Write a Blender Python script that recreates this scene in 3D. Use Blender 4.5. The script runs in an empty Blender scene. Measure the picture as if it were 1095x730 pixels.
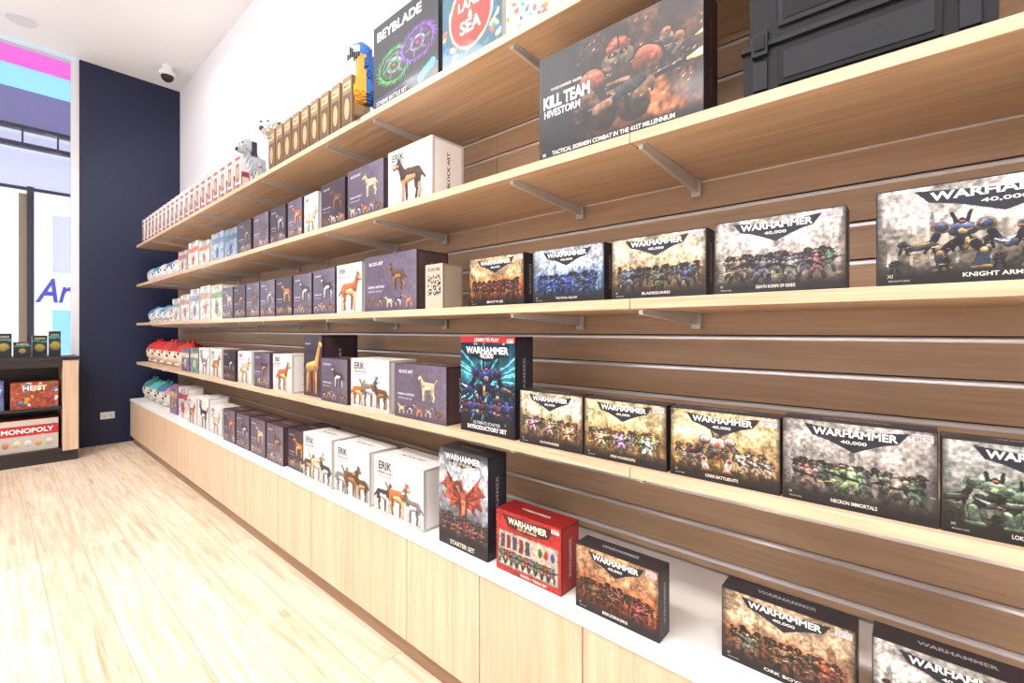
import bpy, bmesh, math, random
import numpy as np
from mathutils import Vector, Matrix
random.seed(4)
C=bpy.context
# ------------------------------------------------------------------ helpers
def lin(c):
    o=[]
    for v in c[:3]:
        v=v/255.0
        o.append(v/12.92 if v<=0.04045 else ((v+0.055)/1.055)**2.4)
    return tuple(o)
def linarr(a):
    a=np.clip(a,0,255)/255.0
    return np.where(a<=0.04045,a/12.92,((a+0.055)/1.055)**2.4)
def sc_(c,k): return tuple(min(255,v*k) for v in c)

def new_mat(name):
    m=bpy.data.materials.new(name); m.use_nodes=True
    return m,m.node_tree.nodes,m.node_tree.links,m.node_tree.nodes['Principled BSDF']
def plain(name,col,rough=0.5,metal=0.0,emit=None,es=0,var=0.04,coat=0):
    m,N,L,b=new_mat(name)
    tc=N.new('ShaderNodeTexCoord'); nz=N.new('ShaderNodeTexNoise'); nz.inputs['Scale'].default_value=9
    nz.inputs['Detail'].default_value=4
    L.new(tc.outputs['Object'],nz.inputs['Vector'])
    mx=N.new('ShaderNodeMix'); mx.data_type='RGBA'
    c=lin(col)
    mx.inputs[6].default_value=(*[v*(1-var) for v in c],1); mx.inputs[7].default_value=(*[min(1,v*(1+var)) for v in c],1)
    L.new(nz.outputs['Fac'],mx.inputs[0]); L.new(mx.outputs[2],b.inputs['Base Color'])
    b.inputs['Roughness'].default_value=rough; b.inputs['Metallic'].default_value=metal
    b.inputs['Coat Weight'].default_value=coat
    if emit:
        b.inputs['Emission Color'].default_value=(*lin(emit),1); b.inputs['Emission Strength'].default_value=es
    return m
def wood(name,c1,c2,axis,rough=0.45,s=1.0):
    m,N,L,b=new_mat(name)
    tc=N.new('ShaderNodeTexCoord'); mp=N.new('ShaderNodeMapping')
    sc=[26*s,26*s,26*s]; sc[axis]=1.1*s
    mp.inputs['Scale'].default_value=sc
    L.new(tc.outputs['Object'],mp.inputs['Vector'])
    n1=N.new('ShaderNodeTexNoise'); n1.inputs['Scale'].default_value=1.0; n1.inputs['Detail'].default_value=6; n1.inputs['Distortion'].default_value=0.6
    L.new(mp.outputs[0],n1.inputs['Vector'])
    mp2=N.new('ShaderNodeMapping'); sc=[160*s]*3; sc[axis]=5*s; mp2.inputs['Scale'].default_value=sc
    L.new(tc.outputs['Object'],mp2.inputs['Vector'])
    n2=N.new('ShaderNodeTexNoise'); n2.inputs['Scale'].default_value=1.0; n2.inputs['Detail'].default_value=3
    L.new(mp2.outputs[0],n2.inputs['Vector'])
    ad=N.new('ShaderNodeMath'); ad.operation='MULTIPLY_ADD'; ad.inputs[1].default_value=0.45; 
    L.new(n2.outputs['Fac'],ad.inputs[0]); 
    m2=N.new('ShaderNodeMath'); m2.operation='MULTIPLY'; m2.inputs[1].default_value=0.6
    L.new(n1.outputs['Fac'],m2.inputs[0]); L.new(m2.outputs[0],ad.inputs[2])
    r=N.new('ShaderNodeValToRGB'); r.color_ramp.elements[0].position=0.36; r.color_ramp.elements[1].position=0.68
    r.color_ramp.elements[0].color=(*lin(c1),1); r.color_ramp.elements[1].color=(*lin(c2),1)
    L.new(ad.outputs[0],r.inputs[0]); L.new(r.outputs[0],b.inputs['Base Color'])
    b.inputs['Roughness'].default_value=rough
    bp=N.new('ShaderNodeBump'); bp.inputs['Strength'].default_value=0.08; bp.inputs['Distance'].default_value=0.002
    L.new(ad.outputs[0],bp.inputs['Height']); L.new(bp.outputs[0],b.inputs['Normal'])
    return m

M_shelf=wood('oak_shelf',(184,152,121),(214,186,156),1)
M_slat=wood('oak_slat',(176,144,113),(198,167,135),1)
M_door=wood('oak_door',(190,159,128),(217,191,163),2)
M_kick=wood('oak_kick',(122,92,68),(146,114,86),1)
M_white=plain('white_paint',(240,240,246),0.6,var=0.01)
M_ceil=plain('ceiling_paint',(250,250,252),0.7,var=0.01)
M_benchtop=plain('white_laminate',(238,233,228),0.35,var=0.02)
M_navy=plain('navy_paint',(9,22,56),0.55,var=0.08)
M_alu=plain('aluminium',(252,252,255),0.25,metal=0.4,var=.01)
M_brk=plain('bracket_steel',(205,203,202),0.35,metal=0.3)
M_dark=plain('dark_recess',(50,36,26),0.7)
M_black=plain('black_metal',(28,28,32),0.4)
M_counter=plain('dark_counter',(36,30,32),0.35)
M_frame=plain('white_frame',(225,225,228),0.4)
M_emit=plain('lamp_diffuser',(255,255,255),0.5,emit=(255,250,240),es=4)

def card_mat(name,rough,coat,spec=.5):
    m,N,L,b=new_mat(name)
    a=N.new('ShaderNodeAttribute'); a.attribute_name='Col'
    L.new(a.outputs['Color'],b.inputs['Base Color'])
    b.inputs['Roughness'].default_value=rough; b.inputs['Coat Weight'].default_value=coat
    b.inputs['Coat Roughness'].default_value=0.08; b.inputs['Specular IOR Level'].default_value=spec
    return m
M_card=card_mat('printed_card',0.45,0.15,.35)
M_plastic=card_mat('toy_plastic',0.5,0.0)
M_case=card_mat('case_plastic',0.6,0.0,.2)
M_plush=card_mat('plush_fabric',0.95,0.0)

class MB:
    """mesh builder with per-vertex colour"""
    def __init__(s): s.v=[];s.f=[];s.m=[];s.c=[];s.n=0
    def add(s,verts,faces,col=(200,200,200),mat=0,cols=None):
        verts=np.asarray(verts,dtype=float).reshape(-1,3); k=len(verts)
        s.v.append(verts)
        if cols is None: cols=np.tile(np.array(col[:3],float),(k,1))
        s.c.append(np.asarray(cols,float))
        for f in faces: s.f.append(tuple(int(i)+s.n for i in f)); s.m.append(mat)
        s.n+=k
    def box(s,x0,x1,y0,y1,z0,z1,col=(200,200,200),mat=0):
        if x0>x1:x0,x1=x1,x0
        if y0>y1:y0,y1=y1,y0
        if z0>z1:z0,z1=z1,z0
        v=[(x0,y0,z0),(x1,y0,z0),(x1,y1,z0),(x0,y1,z0),(x0,y0,z1),(x1,y0,z1),(x1,y1,z1),(x0,y1,z1)]
        s.add(v,[(3,2,1,0),(4,5,6,7),(0,1,5,4),(1,2,6,5),(2,3,7,6),(3,0,4,7)],col,mat)
    def quad(s,o,u,v,col,mat=0):
        o=np.array(o,float);u=np.array(u,float);v=np.array(v,float)
        s.add([o,o+u,o+u+v,o+v],[(0,1,2,3)],col,mat)
    def sphere(s,c,r,col,seg=20,rings=12,mat=0,fn=None):
        r=np.array(r if hasattr(r,'__len__') else (r,r,r),float); c=np.array(c,float)
        vs=[];fs=[]
        for i in range(rings+1):
            t=math.pi*i/rings
            for j in range(seg):
                p=2*math.pi*j/seg
                vs.append((math.sin(t)*math.cos(p),math.sin(t)*math.sin(p),math.cos(t)))
        vs=np.array(vs)
        cols=None
        if fn is not None: cols=np.array([fn(q) for q in vs],float)
        for i in range(rings):
            for j in range(seg):
                a=i*seg+j;b=i*seg+(j+1)%seg
                if i==0: fs.append((a,a+seg,b+seg))
                elif i==rings-1: fs.append((a,a+seg,b))
                else: fs.append((a,a+seg,b+seg,b))
        s.add(vs*r+c,fs,col,mat,cols)
    def cyl(s,c,r0,r1,h,col,seg=24,mat=0,axis=2):
        vs=[]
        for z,r in((0,r0),(h,r1)):
            for j in range(seg):
                p=2*math.pi*j/seg
                q=[r*math.cos(p),r*math.sin(p),z]
                if axis==0:q=[q[2],q[0],q[1]]
                if axis==1:q=[q[0],q[2],q[1]]
                vs.append([q[i]+c[i] for i in range(3)])
        fs=[(j,(j+1)%seg,seg+(j+1)%seg,seg+j) for j in range(seg)]
        fs+= [tuple(range(seg))[::-1],tuple(range(seg,2*seg))]
        s.add(vs,fs,col,mat)
    def obj(s,name,mats,loc=(0,0,0),rotz=0,bevel=0,smooth=False,parent=None,scale=1):
        me=bpy.data.meshes.new(name)
        V=np.concatenate(s.v)*scale
        me.from_pydata(V.tolist(),[],s.f)
        for m in mats: me.materials.append(m)
        if len(mats)>1: me.polygons.foreach_set('material_index',s.m)
        if smooth: me.polygons.foreach_set('use_smooth',[True]*len(s.f))
        ca=me.color_attributes.new('Col','FLOAT_COLOR','POINT')
        cc=linarr(np.concatenate(s.c)); cc=np.concatenate([cc,np.ones((len(cc),1))],1)
        ca.data.foreach_set('color',cc.astype(np.float32).ravel())
        me.update()
        ob=bpy.data.objects.new(name,me); C.collection.objects.link(ob)
        ob.location=loc; ob.rotation_euler=(0,0,rotz)
        if bevel:
            b=ob.modifiers.new('bevel','BEVEL'); b.width=bevel; b.segments=2; b.limit_method='ANGLE'
        if parent: ob.parent=parent
        return ob

_tc={}
def text_geo(t,bold=0.02,shear=0):
    k=(t,bold,shear)
    if k in _tc: return _tc[k]
    cu=bpy.data.curves.new('t','FONT'); cu.body=t; cu.offset=bold; cu.resolution_u=3; cu.shear=shear
    ob=bpy.data.objects.new('t',cu); C.collection.objects.link(ob)
    dg=C.evaluated_depsgraph_get(); dg.update()
    me=ob.evaluated_get(dg).to_mesh()
    v=np.array([p.co[:] for p in me.vertices])[:,:2]; f=[tuple(p.vertices) for p in me.polygons]
    ob.evaluated_get(dg).to_mesh_clear()
    bpy.data.objects.remove(ob); bpy.data.curves.remove(cu)
    mn=v.min(0);mx=v.max(0)
    v=v-mn
    _tc[k]=(v,f,(mx-mn))
    return _tc[k]
def put_text(mb,t,o,u,v,n,w,h,cx,cy,tw,col,bold=0.02,lay=1,th=None,shear=0,mat=0):
    tv,f,sz=text_geo(t,bold,shear)
    s=tw/sz[0]; sy=s if th is None else th/sz[1]
    o=np.array(o,float);u=np.array(u,float);v=np.array(v,float);n=np.array(n,float)
    X=tv[:,0]*s+cx-tw/2; Y=tv[:,1]*sy+cy-sz[1]*sy/2
    P=o+X[:,None]*u+Y[:,None]*v+n*(0.0004*lay)
    mb.add(P,f,col,mat)

# ------------------------------------------------------------------ painter
def vnoise(W,H,cx,cy,seed):
    r=np.random.RandomState(seed); g=r.rand(cy+2,cx+2)
    x=np.linspace(0,cx,W,endpoint=False);y=np.linspace(0,cy,H,endpoint=False)
    xi=x.astype(int);yi=y.astype(int);fx=x-xi;fy=y-yi
    fx=fx*fx*(3-2*fx);fy=fy*fy*(3-2*fy)
    a=g[yi][:,xi];b=g[yi][:,xi+1];c=g[yi+1][:,xi];d=g[yi+1][:,xi+1]
    fx=fx[None,:];fy=fy[:,None]
    return (a*(1-fx)+b*fx)*(1-fy)+(c*(1-fx)+d*fx)*fy
class Cv:
    def __init__(s,a,N):
        s.a=a;s.H=N;s.W=max(4,int(N*a));s.px=1.0/N
        s.x,s.y=np.meshgrid((np.linspace(0,1,s.W))*a,np.linspace(0,1,s.H))
        s.c=np.zeros((s.H,s.W,3))
    def fill(s,col): s.c[:]=col
    def grad(s,stops):
        ys=[p for p,_ in stops]
        for k in range(3): s.c[:,:,k]=np.interp(s.y,ys,[c[k] for _,c in stops])
    def fbm(s,sc,seed,oct=4):
        t=np.zeros((s.H,s.W));am=.5
        for o in range(oct):
            t+=am*vnoise(s.W,s.H,max(1,int(sc*s.a*2**o)),max(1,int(sc*2**o)),seed+o);am*=.5
        return t/(1-.5**oct)
    def warp(s,amp,sc,seed):
        n1=s.fbm(sc,seed,3)-.5;n2=s.fbm(sc,seed+50,3)-.5
        yi,xi=np.mgrid[0:s.H,0:s.W]
        xx=np.clip((xi+n1*2*amp*s.H).round().astype(int),0,s.W-1);yy=np.clip((yi+n2*2*amp*s.H).round().astype(int),0,s.H-1)
        s.c=s.c[yy,xx]
    def painterly(s,seed,amp=.03):
        s.warp(amp,9,seed); s.mod(s.fbm(30,seed+3,2),.38); s.mod(s.fbm(8,seed+7,3),.35)
        s.c=np.clip((s.c-105)*1.13+101,5,240)
        g=s.c.mean(axis=2,keepdims=True); s.c=g+(s.c-g)*.82
    def mix(s,m,col): 
        m=m[:,:,None]; s.c=s.c*(1-m)+np.array(col,float)*m
    def mod(s,t,amt): s.c*= (1+amt*(t[:,:,None]-.5)*2)
    def ell(s,cx,cy,rx,ry,col,rot=0,shade=.25):
        dx=s.x-cx;dy=s.y-cy
        if rot:
            c,q=math.cos(rot),math.sin(rot); dx,dy=dx*c+dy*q,-dx*q+dy*c
        d=(np.sqrt((dx/rx)**2+(dy/ry)**2)-1)*min(rx,ry)
        m=np.clip(.5-d/s.px,0,1)
        sh=1+shade*np.clip((s.y-cy)/ry,-1,1)
        s.c=s.c*(1-m[:,:,None])+m[:,:,None]*np.array(col,float)*sh[:,:,None]
    def cap(s,x1,y1,x2,y2,r1,r2,col,shade=.2):
        vx,vy=x2-x1,y2-y1;L=vx*vx+vy*vy+1e-9
        t=np.clip(((s.x-x1)*vx+(s.y-y1)*vy)/L,0,1)
        r=r1+(r2-r1)*t
        d=np.hypot(s.x-x1-t*vx,s.y-y1-t*vy)-r
        m=np.clip(.5-d/s.px,0,1)
        sh=1+shade*np.clip((s.y-(y1+t*vy))/np.maximum(r,1e-4),-1,1)
        s.c=s.c*(1-m[:,:,None])+m[:,:,None]*np.array(col,float)*sh[:,:,None]
    def rect(s,x0,y0,x1,y1,col):
        m=((s.x>=x0)&(s.x<=x1)&(s.y>=y0)&(s.y<=y1)).astype(float); s.mix(m,col)
    def poly(s,pts,col):
        ins=np.zeros(s.x.shape,bool);n=len(pts)
        for i in range(n):
            x1,y1=pts[i];x2,y2=pts[(i+1)%n]
            if y1==y2: continue
            c=((y1>s.y)!=(y2>s.y))&(s.x<(x2-x1)*(s.y-y1)/(y2-y1)+x1)
            ins^=c
        s.mix(ins.astype(float),col)

def parts(c,P,cx,y0,s,f,ol=None,oc=(20,18,20)):
    if ol:
        for p in P:
            if p[0]=='c': c.cap(cx+f*p[1]*s,y0+p[2]*s,cx+f*p[3]*s,y0+p[4]*s,p[5]*s+ol,p[6]*s+ol,oc,0)
            if p[0]=='e': c.ell(cx+f*p[1]*s,y0+p[2]*s,p[3]*s+ol,p[4]*s+ol,oc,0,0)
    for p in P:
        if p[0]=='c': c.cap(cx+f*p[1]*s,y0+p[2]*s,cx+f*p[3]*s,y0+p[4]*s,p[5]*s,p[6]*s,p[7],.5)
        if p[0]=='e': c.ell(cx+f*p[1]*s,y0+p[2]*s,p[3]*s,p[4]*s,p[5],0,.6)
        if p[0]=='p': c.poly([(cx+f*a*s,y0+b*s) for a,b in p[1]],p[2])
def soldier(c,cx,y0,s,col,trim,f=1,r=random):
    dk=sc_(col,.5); l=r.uniform(-.05,.05); g=r.uniform(-.06,.16);hd=r.uniform(-.03,.04)
    P=[('c',-.15,.76,.13,.78,.07,.07,dk),
       ('c',-.08,.42,-.17+l,.22,.07,.055,col),('c',-.17+l,.22,-.24,.03,.05,.055,dk),
       ('c',.08,.42,.18+l,.24,.07,.055,col),('c',.18+l,.24,.2,.03,.05,.055,dk),
       ('c',0,.42,0,.64,.09,.125,col),('c',0,.56,.05,.66,.05,.04,sc_(col,1.35)),('c',-.05,.38,.06,.4,.025,.025,trim),
       ('c',-.2,.62,-.16,.48,.05,.04,col),('c',.2,.62,.16,.5,.05,.04,dk),
       ('e',-.2,.68,.085,.08,trim),('e',-.2,.69,.066,.06,col),('e',.2,.68,.085,.08,trim),('e',.2,.69,.066,.06,sc_(col,1.15)),
       ('c',-.14,.5,.42,.55+g,.035,.018,(32,32,36)),('e',hd,.81,.058,.07,sc_(col,1.15)),('c',hd,.81,hd+.04,.81,.012,.012,(200,80,50))]
    parts(c,P,cx,y0,s,f,c.px*.7)
def knight(c,cx,y0,s,col,trim,f=1):
    dk=sc_(col,.5);lt=sc_(col,1.4)
    P=[('c',-.12,.45,-.25,.3,.06,.05,dk),('c',-.25,.3,-.2,.08,.065,.08,col),('c',.12,.45,.27,.3,.06,.05,dk),('c',.27,.3,.24,.08,.065,.08,col),
       ('c',-.3,.04,-.12,.04,.035,.03,trim),('c',.14,.04,.34,.04,.035,.03,trim),('e',-.25,.31,.045,.045,trim),('e',.27,.31,.045,.045,trim),
       ('c',-.1,.96,-.06,.8,.014,.022,dk),('c',.12,.94,.08,.8,.014,.022,dk),
       ('e',0,.5,.11,.08,dk),('c',-.05,.5,-.05,.36,.03,.02,trim),('e',0,.68,.19,.12,col),('e',0,.73,.13,.06,lt),('e',0,.64,.06,.05,trim),
       ('e',-.26,.73,.115,.095,trim),('e',-.26,.74,.1,.08,col),('e',-.25,.77,.05,.03,lt),('e',.26,.73,.115,.095,trim),('e',.26,.74,.1,.08,col),('e',.27,.77,.05,.03,lt),
       ('c',-.32,.6,-.42,.42,.045,.04,dk),('c',-.42,.42,-.66,.52,.035,.01,(170,170,180)),('c',-.42,.44,-.5,.4,.05,.045,col),
       ('c',.32,.6,.4,.45,.045,.045,dk),('c',.38,.46,.66,.4,.05,.028,(50,50,56)),('c',.42,.5,.6,.46,.015,.012,trim),
       ('e',.0,.81,.045,.05,dk),('c',-.02,.81,.03,.81,.01,.01,(220,80,50))]
    parts(c,P,cx,y0,s,f,c.px*.8)
    r=random.Random(int(cx*100)+7)
    for k in range(14): # panel lines and rivets
        x=cx+r.uniform(-.3,.3)*s;y=y0+r.uniform(.1,.8)*s;c.cap(x,y,x+r.uniform(-.05,.05)*s,y+r.uniform(-.05,.05)*s,.006*s,.006*s,dk if k%2 else trim)
def animal(c,cx,y0,s,col,col2,f=1,kind='dog',ol=None):
    dk=sc_(col,.75)
    tail=('c',-.36,.6,-.56,.42,.05,.025,col) if kind=='dog' else ('c',-.36,.6,-.58,.85,.035,.03,col)
    P=[tail,('c',-.24,.5,-.22,.3,.09,.05,dk),('c',-.22,.3,-.27,.2,.045,.035,dk),('c',-.27,.2,-.23,.03,.035,.04,dk),
       ('c',.14,.5,.12,.03,.06,.035,dk),
       ('c',-.28,.58,.22,.58,.135,.16,col),('c',-.15,.5,.15,.48,.06,.1,col2),
       ('c',-.32,.52,-.34,.3,.1,.05,col),('c',-.34,.3,-.4,.19,.045,.035,col2),('c',-.4,.19,-.35,.03,.035,.042,col2),
       ('c',.25,.52,.26,.03,.07,.04,col2),
       ('c',.26,.62,.4,.84,.12,.08,col),('e',.45,.88,.1,.095,col),
       ('c',.5,.86,.63 if kind=='dog' else .54,.82,.055,.04,col2),('e',.66 if kind=='dog' else .58,.84,.02,.02,(20,20,20)),
       ('e',.49,.9,.016,.016,(15,15,15)),
       ('p',[(.36,.93),(.38,1.08),(.45,.95)],dk),('p',[(.43,.95),(.48,1.08),(.51,.93)],dk)]
    parts(c,P,cx,y0,s,f,ol)
    for k in range(5):
        c.cap(cx+f*s*(-.28+.11*k),y0+s*.7,cx+f*s*(-.3+.11*k),y0+s*.55,.012*s,.006*s,dk)
def giraffe(c,cx,y0,s,f=1):
    a=(200,150,84);b=(140,84,40)
    P=[('c',-.2,.42,-.22,.02,.035,.02,a),('c',.12,.42,.13,.02,.035,.02,a),('c',-.12,.42,-.12,.02,.035,.02,b),('c',.04,.42,.05,.02,.035,.02,b),
       ('c',-.18,.46,.1,.5,.085,.1,a),('c',.12,.52,.26,.88,.07,.035,a),('c',.26,.9,.38,.86,.04,.025,a),('c',.25,.93,.24,.98,.01,.012,b)]
    parts(c,P,cx,y0,s,f)
    for k in range(9): c.ell(cx+f*s*(-.2+.035*k),y0+s*(.44+.03*(k%3)),.02*s,.02*s,b)
    for k in range(6): c.ell(cx+f*s*(.14+.02*k),y0+s*(.56+.055*k),.015*s,.018*s,b)

ROT=-math.pi/2
def carton(name,Xf,Yl,w,h,dep,z,cv,side,texts=(),yaw=0.0,side_txt=None,side_txt_col=(200,200,200),top=None,sticker=False):
    mb=MB()
    hw=w/2
    W,H=cv.W,cv.H
    xs=np.linspace(-hw,hw,W);zs=np.linspace(0,h,H)
    gx,gz=np.meshgrid(xs,zs)
    V=np.stack([gx.ravel(),np.zeros(W*H),gz.ravel()],1)
    idx=np.arange(W*H).reshape(H,W)
    F=np.stack([idx[:-1,:-1].ravel(),idx[:-1,1:].ravel(),idx[1:,1:].ravel(),idx[1:,:-1].ravel()],1)
    mb.add(V,F.tolist(),cols=cv.c.reshape(-1,3))
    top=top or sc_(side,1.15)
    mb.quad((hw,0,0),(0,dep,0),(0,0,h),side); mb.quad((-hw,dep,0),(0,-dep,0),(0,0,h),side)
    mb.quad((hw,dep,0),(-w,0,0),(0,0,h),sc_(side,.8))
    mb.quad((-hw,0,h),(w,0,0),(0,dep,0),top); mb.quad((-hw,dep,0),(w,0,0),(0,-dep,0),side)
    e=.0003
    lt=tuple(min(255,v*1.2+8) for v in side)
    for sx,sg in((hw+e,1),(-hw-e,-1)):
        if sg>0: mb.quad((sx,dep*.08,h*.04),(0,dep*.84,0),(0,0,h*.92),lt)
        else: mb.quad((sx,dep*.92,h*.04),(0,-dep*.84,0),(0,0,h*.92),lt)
    o=(-hw,0,0)
    for t in texts:
        s,cx,cy,tw,col=t[:5]; kw=t[5] if len(t)>5 else {}
        put_text(mb,s,o,(1,0,0),(0,0,1),(0,-1,0),w,h,cx*w,cy*h,tw*w,col,**kw)
    if side_txt:
        put_text(mb,side_txt,(hw+.0004,dep*.5,0),(0,0,1),(0,-1,0),(1,0,0),w,h,h*.5,0,h*.6,side_txt_col,lay=1,th=min(dep*.2,.014))
        put_text(mb,side_txt,(-hw,0,h+.0003),(1,0,0),(0,1,0),(0,0,1),w,h,hw,dep*.5,w*.45,side_txt_col,lay=1,th=min(dep*.25,.013))
    if sticker:
        mb.quad((hw-.034,-.0009,h-.02),(.028,0,0),(0,0,.013),(225,220,220))
        mb.quad((hw-.034,-.0012,h-.012),(.028,0,0),(0,0,.004),(225,150,160))
        put_text(mb,'$85.00',o,(1,0,0),(0,0,1),(0,-1,0),w,h,w-.02,h-.016,.022,(30,30,30),bold=0,lay=4)
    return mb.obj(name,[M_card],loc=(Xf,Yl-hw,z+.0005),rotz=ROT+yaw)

PAL={
 'orange':((34,18,12),(156,80,34),(190,156,116)),
 'tan':((42,32,22),(144,114,74),(188,174,146)),
 'yellow':((50,34,20),(164,122,66),(198,176,130)),
 'blue':((18,26,52),(64,96,140),(162,174,188)),
 'gray':((36,34,36),(112,108,104),(174,168,162)),
 'pale':((54,48,42),(142,130,116),(190,184,178)),
 'green':((30,32,32),(98,102,96),(168,170,166)),
 'red':((36,16,12),(156,70,38),(188,140,100)),
 'rust':((40,22,16),(146,92,60),(186,158,126)),
}
def war_box(Xf,Yl,z,pal,fig,trim,n=6,unit='INTERCESSORS',kind='s',w=.238,h=.162,dep=.06,N=110,seed=1,yaw=0,line='40,000'):
    a=w/h; c=Cv(a,N); lo,mi,hi=PAL[pal]
    c.grad([(0,lo),(.14,sc_(mi,.5)),(.42,mi),(.66,hi),(1,sc_(hi,.85))])
    t=c.fbm(3,seed);c.mod(t,.4)
    t2=c.fbm(5,seed+9); c.mix(np.clip((t2-.48)*4,0,1)*np.clip(1.1-c.y*1.5,0,1)*.8,lo)
    r=random.Random(seed)
    for k in range(15):
        x=r.uniform(0,a);wd=r.uniform(.015,.06);hh=r.uniform(.44,.68);cc=tuple(v*.4+m*.42 for v,m in zip(mi,hi))
        c.rect(x,.2,x+wd,hh,cc);c.poly([(x,hh),(x+wd*.5,hh+.07),(x+wd,hh)],cc)
    t3=c.fbm(4,seed+29); c.mix(np.clip((t3-.48)*3,0,1)*.5*(c.y>.32),hi)
    if kind=='s':
        for row,(yy,sc,k,b) in enumerate(((.4,.13,n+7,.45),(.31,.2,n+3,.7),(.21,.28,n,.95),(.14,.36,n-3,1.15))):
            for i in range(k):
                x=a*(.08+.84*(i+.5)/k)+r.uniform(-.04,.04)
                soldier(c,x,yy+r.uniform(-.03,.03),sc*r.uniform(.88,1.14),tuple(min(255,v*b*r.uniform(.75,1.25)) for v in fig),sc_(trim,.5+.15*row),r.choice((-1,1)),r)
            if row<3: c.mix(np.clip((.5-c.y)*3,0,1)*.25,sc_(mi,.7))
    elif kind=='k':
        for i in range(n+6): soldier(c,a*(.06+.88*(i+.5)/(n+6)),.32,.14,sc_(fig,.6),trim,1,r)
        for i in range(n):
            x=a*(.2+.6*(i+.5)/n)
            knight(c,x,.12,.6 if i%2==0 else .54,sc_(fig,1.1),trim,1 if i%2 else -1)
        for i in range(5): soldier(c,a*(.08+.2*i),.12,.16,sc_(fig,.5),sc_(trim,.6),-1,r)
    else:
        for i in range(8):soldier(c,a*(.08+.11*i),.36,.16,sc_(fig,.45),sc_(trim,.6),1,r)
        for i in range(3):soldier(c,a*(.14+.1*i),.16,.28,sc_(fig,.7),trim,1,r)
        knight(c,a*.46,.12,.64,sc_(fig,.95),trim,-1)
        for i in range(3):soldier(c,a*(.7+.1*i),.15,.3,sc_(fig,.7),trim,-1,r)
    for i in range(12):
        x=r.uniform(0,a);y=r.uniform(.2,.55);an=r.uniform(-.4,.4)
        c.cap(x,y,x+.06*math.cos(an),y+.06*math.sin(an),.004,.001,(235,190,110))
    c.painterly(seed,.014)
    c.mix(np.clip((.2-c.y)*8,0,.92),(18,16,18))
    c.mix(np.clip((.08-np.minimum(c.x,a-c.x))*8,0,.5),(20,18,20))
    dk=(26,30,40)
    c.poly([(a*.16,.95),(a*.5,.89),(a*.84,.95),(a*.78,.82),(a*.68,.78),(a*.6,.73),(a*.5,.66),(a*.4,.73),(a*.32,.78),(a*.22,.82)],dk)
    for b in ((0,0,a,.02),(0,.985,a,1),(0,0,.012,1),(a-.012,0,a,1)): c.rect(*b,(24,22,24))
    T=[('WARHAMMER',.5,.875,.55,(236,234,230),dict(bold=.03,th=.085*h)),
       (line,.5,.775,.17,(218,215,208),dict(th=.045*h)),
       (unit,.5,.08,.3,(214,208,198),dict(th=.042*h)),
       ('XI',.06,.1,.025,(170,166,160)),('MINIATURES',.1,.05,.09,(150,146,140),dict(th=.018*h))]
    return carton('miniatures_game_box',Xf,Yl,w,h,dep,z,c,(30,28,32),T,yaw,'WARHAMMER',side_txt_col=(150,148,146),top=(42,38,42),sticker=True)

DOGC=[((60,44,34),(170,124,80)),((176,150,114),(206,190,160)),((40,38,40),(200,198,194)),((150,84,38),(200,156,104)),((100,92,88),(190,184,178)),((80,54,36),(134,90,54))]
def kit_box(Xf,Yl,w,h,z,style='purple',kind='dog',seed=0,N=56,dep=.14,name='animal_block_kit_box',big=True,yaw=0):
    a=w/h;c=Cv(a,N);r=random.Random(seed)
    if style=='purple':
        base=(86,76,92);c.fill(base);c.mod(c.fbm(3,seed,2),.12)
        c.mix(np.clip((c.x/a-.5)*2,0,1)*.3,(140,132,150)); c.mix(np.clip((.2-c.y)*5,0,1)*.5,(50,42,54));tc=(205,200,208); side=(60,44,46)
    elif style=='dark':
        c.fill((54,43,52));c.mod(c.fbm(3,seed,2),.12); tc=(190,184,190); side=(46,34,38)
    else:
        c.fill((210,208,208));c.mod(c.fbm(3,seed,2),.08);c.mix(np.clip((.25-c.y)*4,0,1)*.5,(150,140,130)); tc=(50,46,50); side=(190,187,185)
    ca,cb=DOGC[seed%len(DOGC)]
    if kind=='giraffe': giraffe(c,a*.5,.05,.9)
    elif kind=='duo':
        for i in range(3):
            ca,cb=DOGC[(seed+i)%len(DOGC)]; animal(c,a*(.2+.3*i),.07,.6 if i==1 else .5,ca,cb,1 if i<2 else -1,'cat' if i%2 else 'dog',c.px*.4)
    elif style in('white',): animal(c,a*.52,.06,.74 if a>.9 else .55,ca,cb,1 if seed%2 else -1,kind,c.px*.4)
    else:
        for i in range(5):
            q,p=DOGC[(seed+i)%len(DOGC)]
            animal(c,a*(.14+.18*i),.06+.02*(i%2),.2,q,p,1 if i%2 else -1,'cat' if i%3==0 else 'dog')
        if big: animal(c,a*.66,.36,.46,ca,cb,-1,kind,c.px*.3)
    c.warp(.01,14,seed);c.mod(c.fbm(20,seed,2),.12)
    T=[('ERIK' if style=='white' else 'BLOCK ART',.24,.86,.28,tc,dict(bold=.03)),
       ('GERMAN SHEPHERD' if seed%2 else 'SIBERIAN HUSKY',.24,.44 if style!='white' else .74,.34,tc),
       ('build your own pet',.22,.36 if style!='white' else .67,.28,tc,dict(bold=0))]
    if a<.8: T=T[:1]
    return carton(name,Xf,Yl,w,h,dep,z,c,side,T,yaw,'BLOCK ART',side_txt_col=tc,top=sc_(side,1.2))

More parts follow.
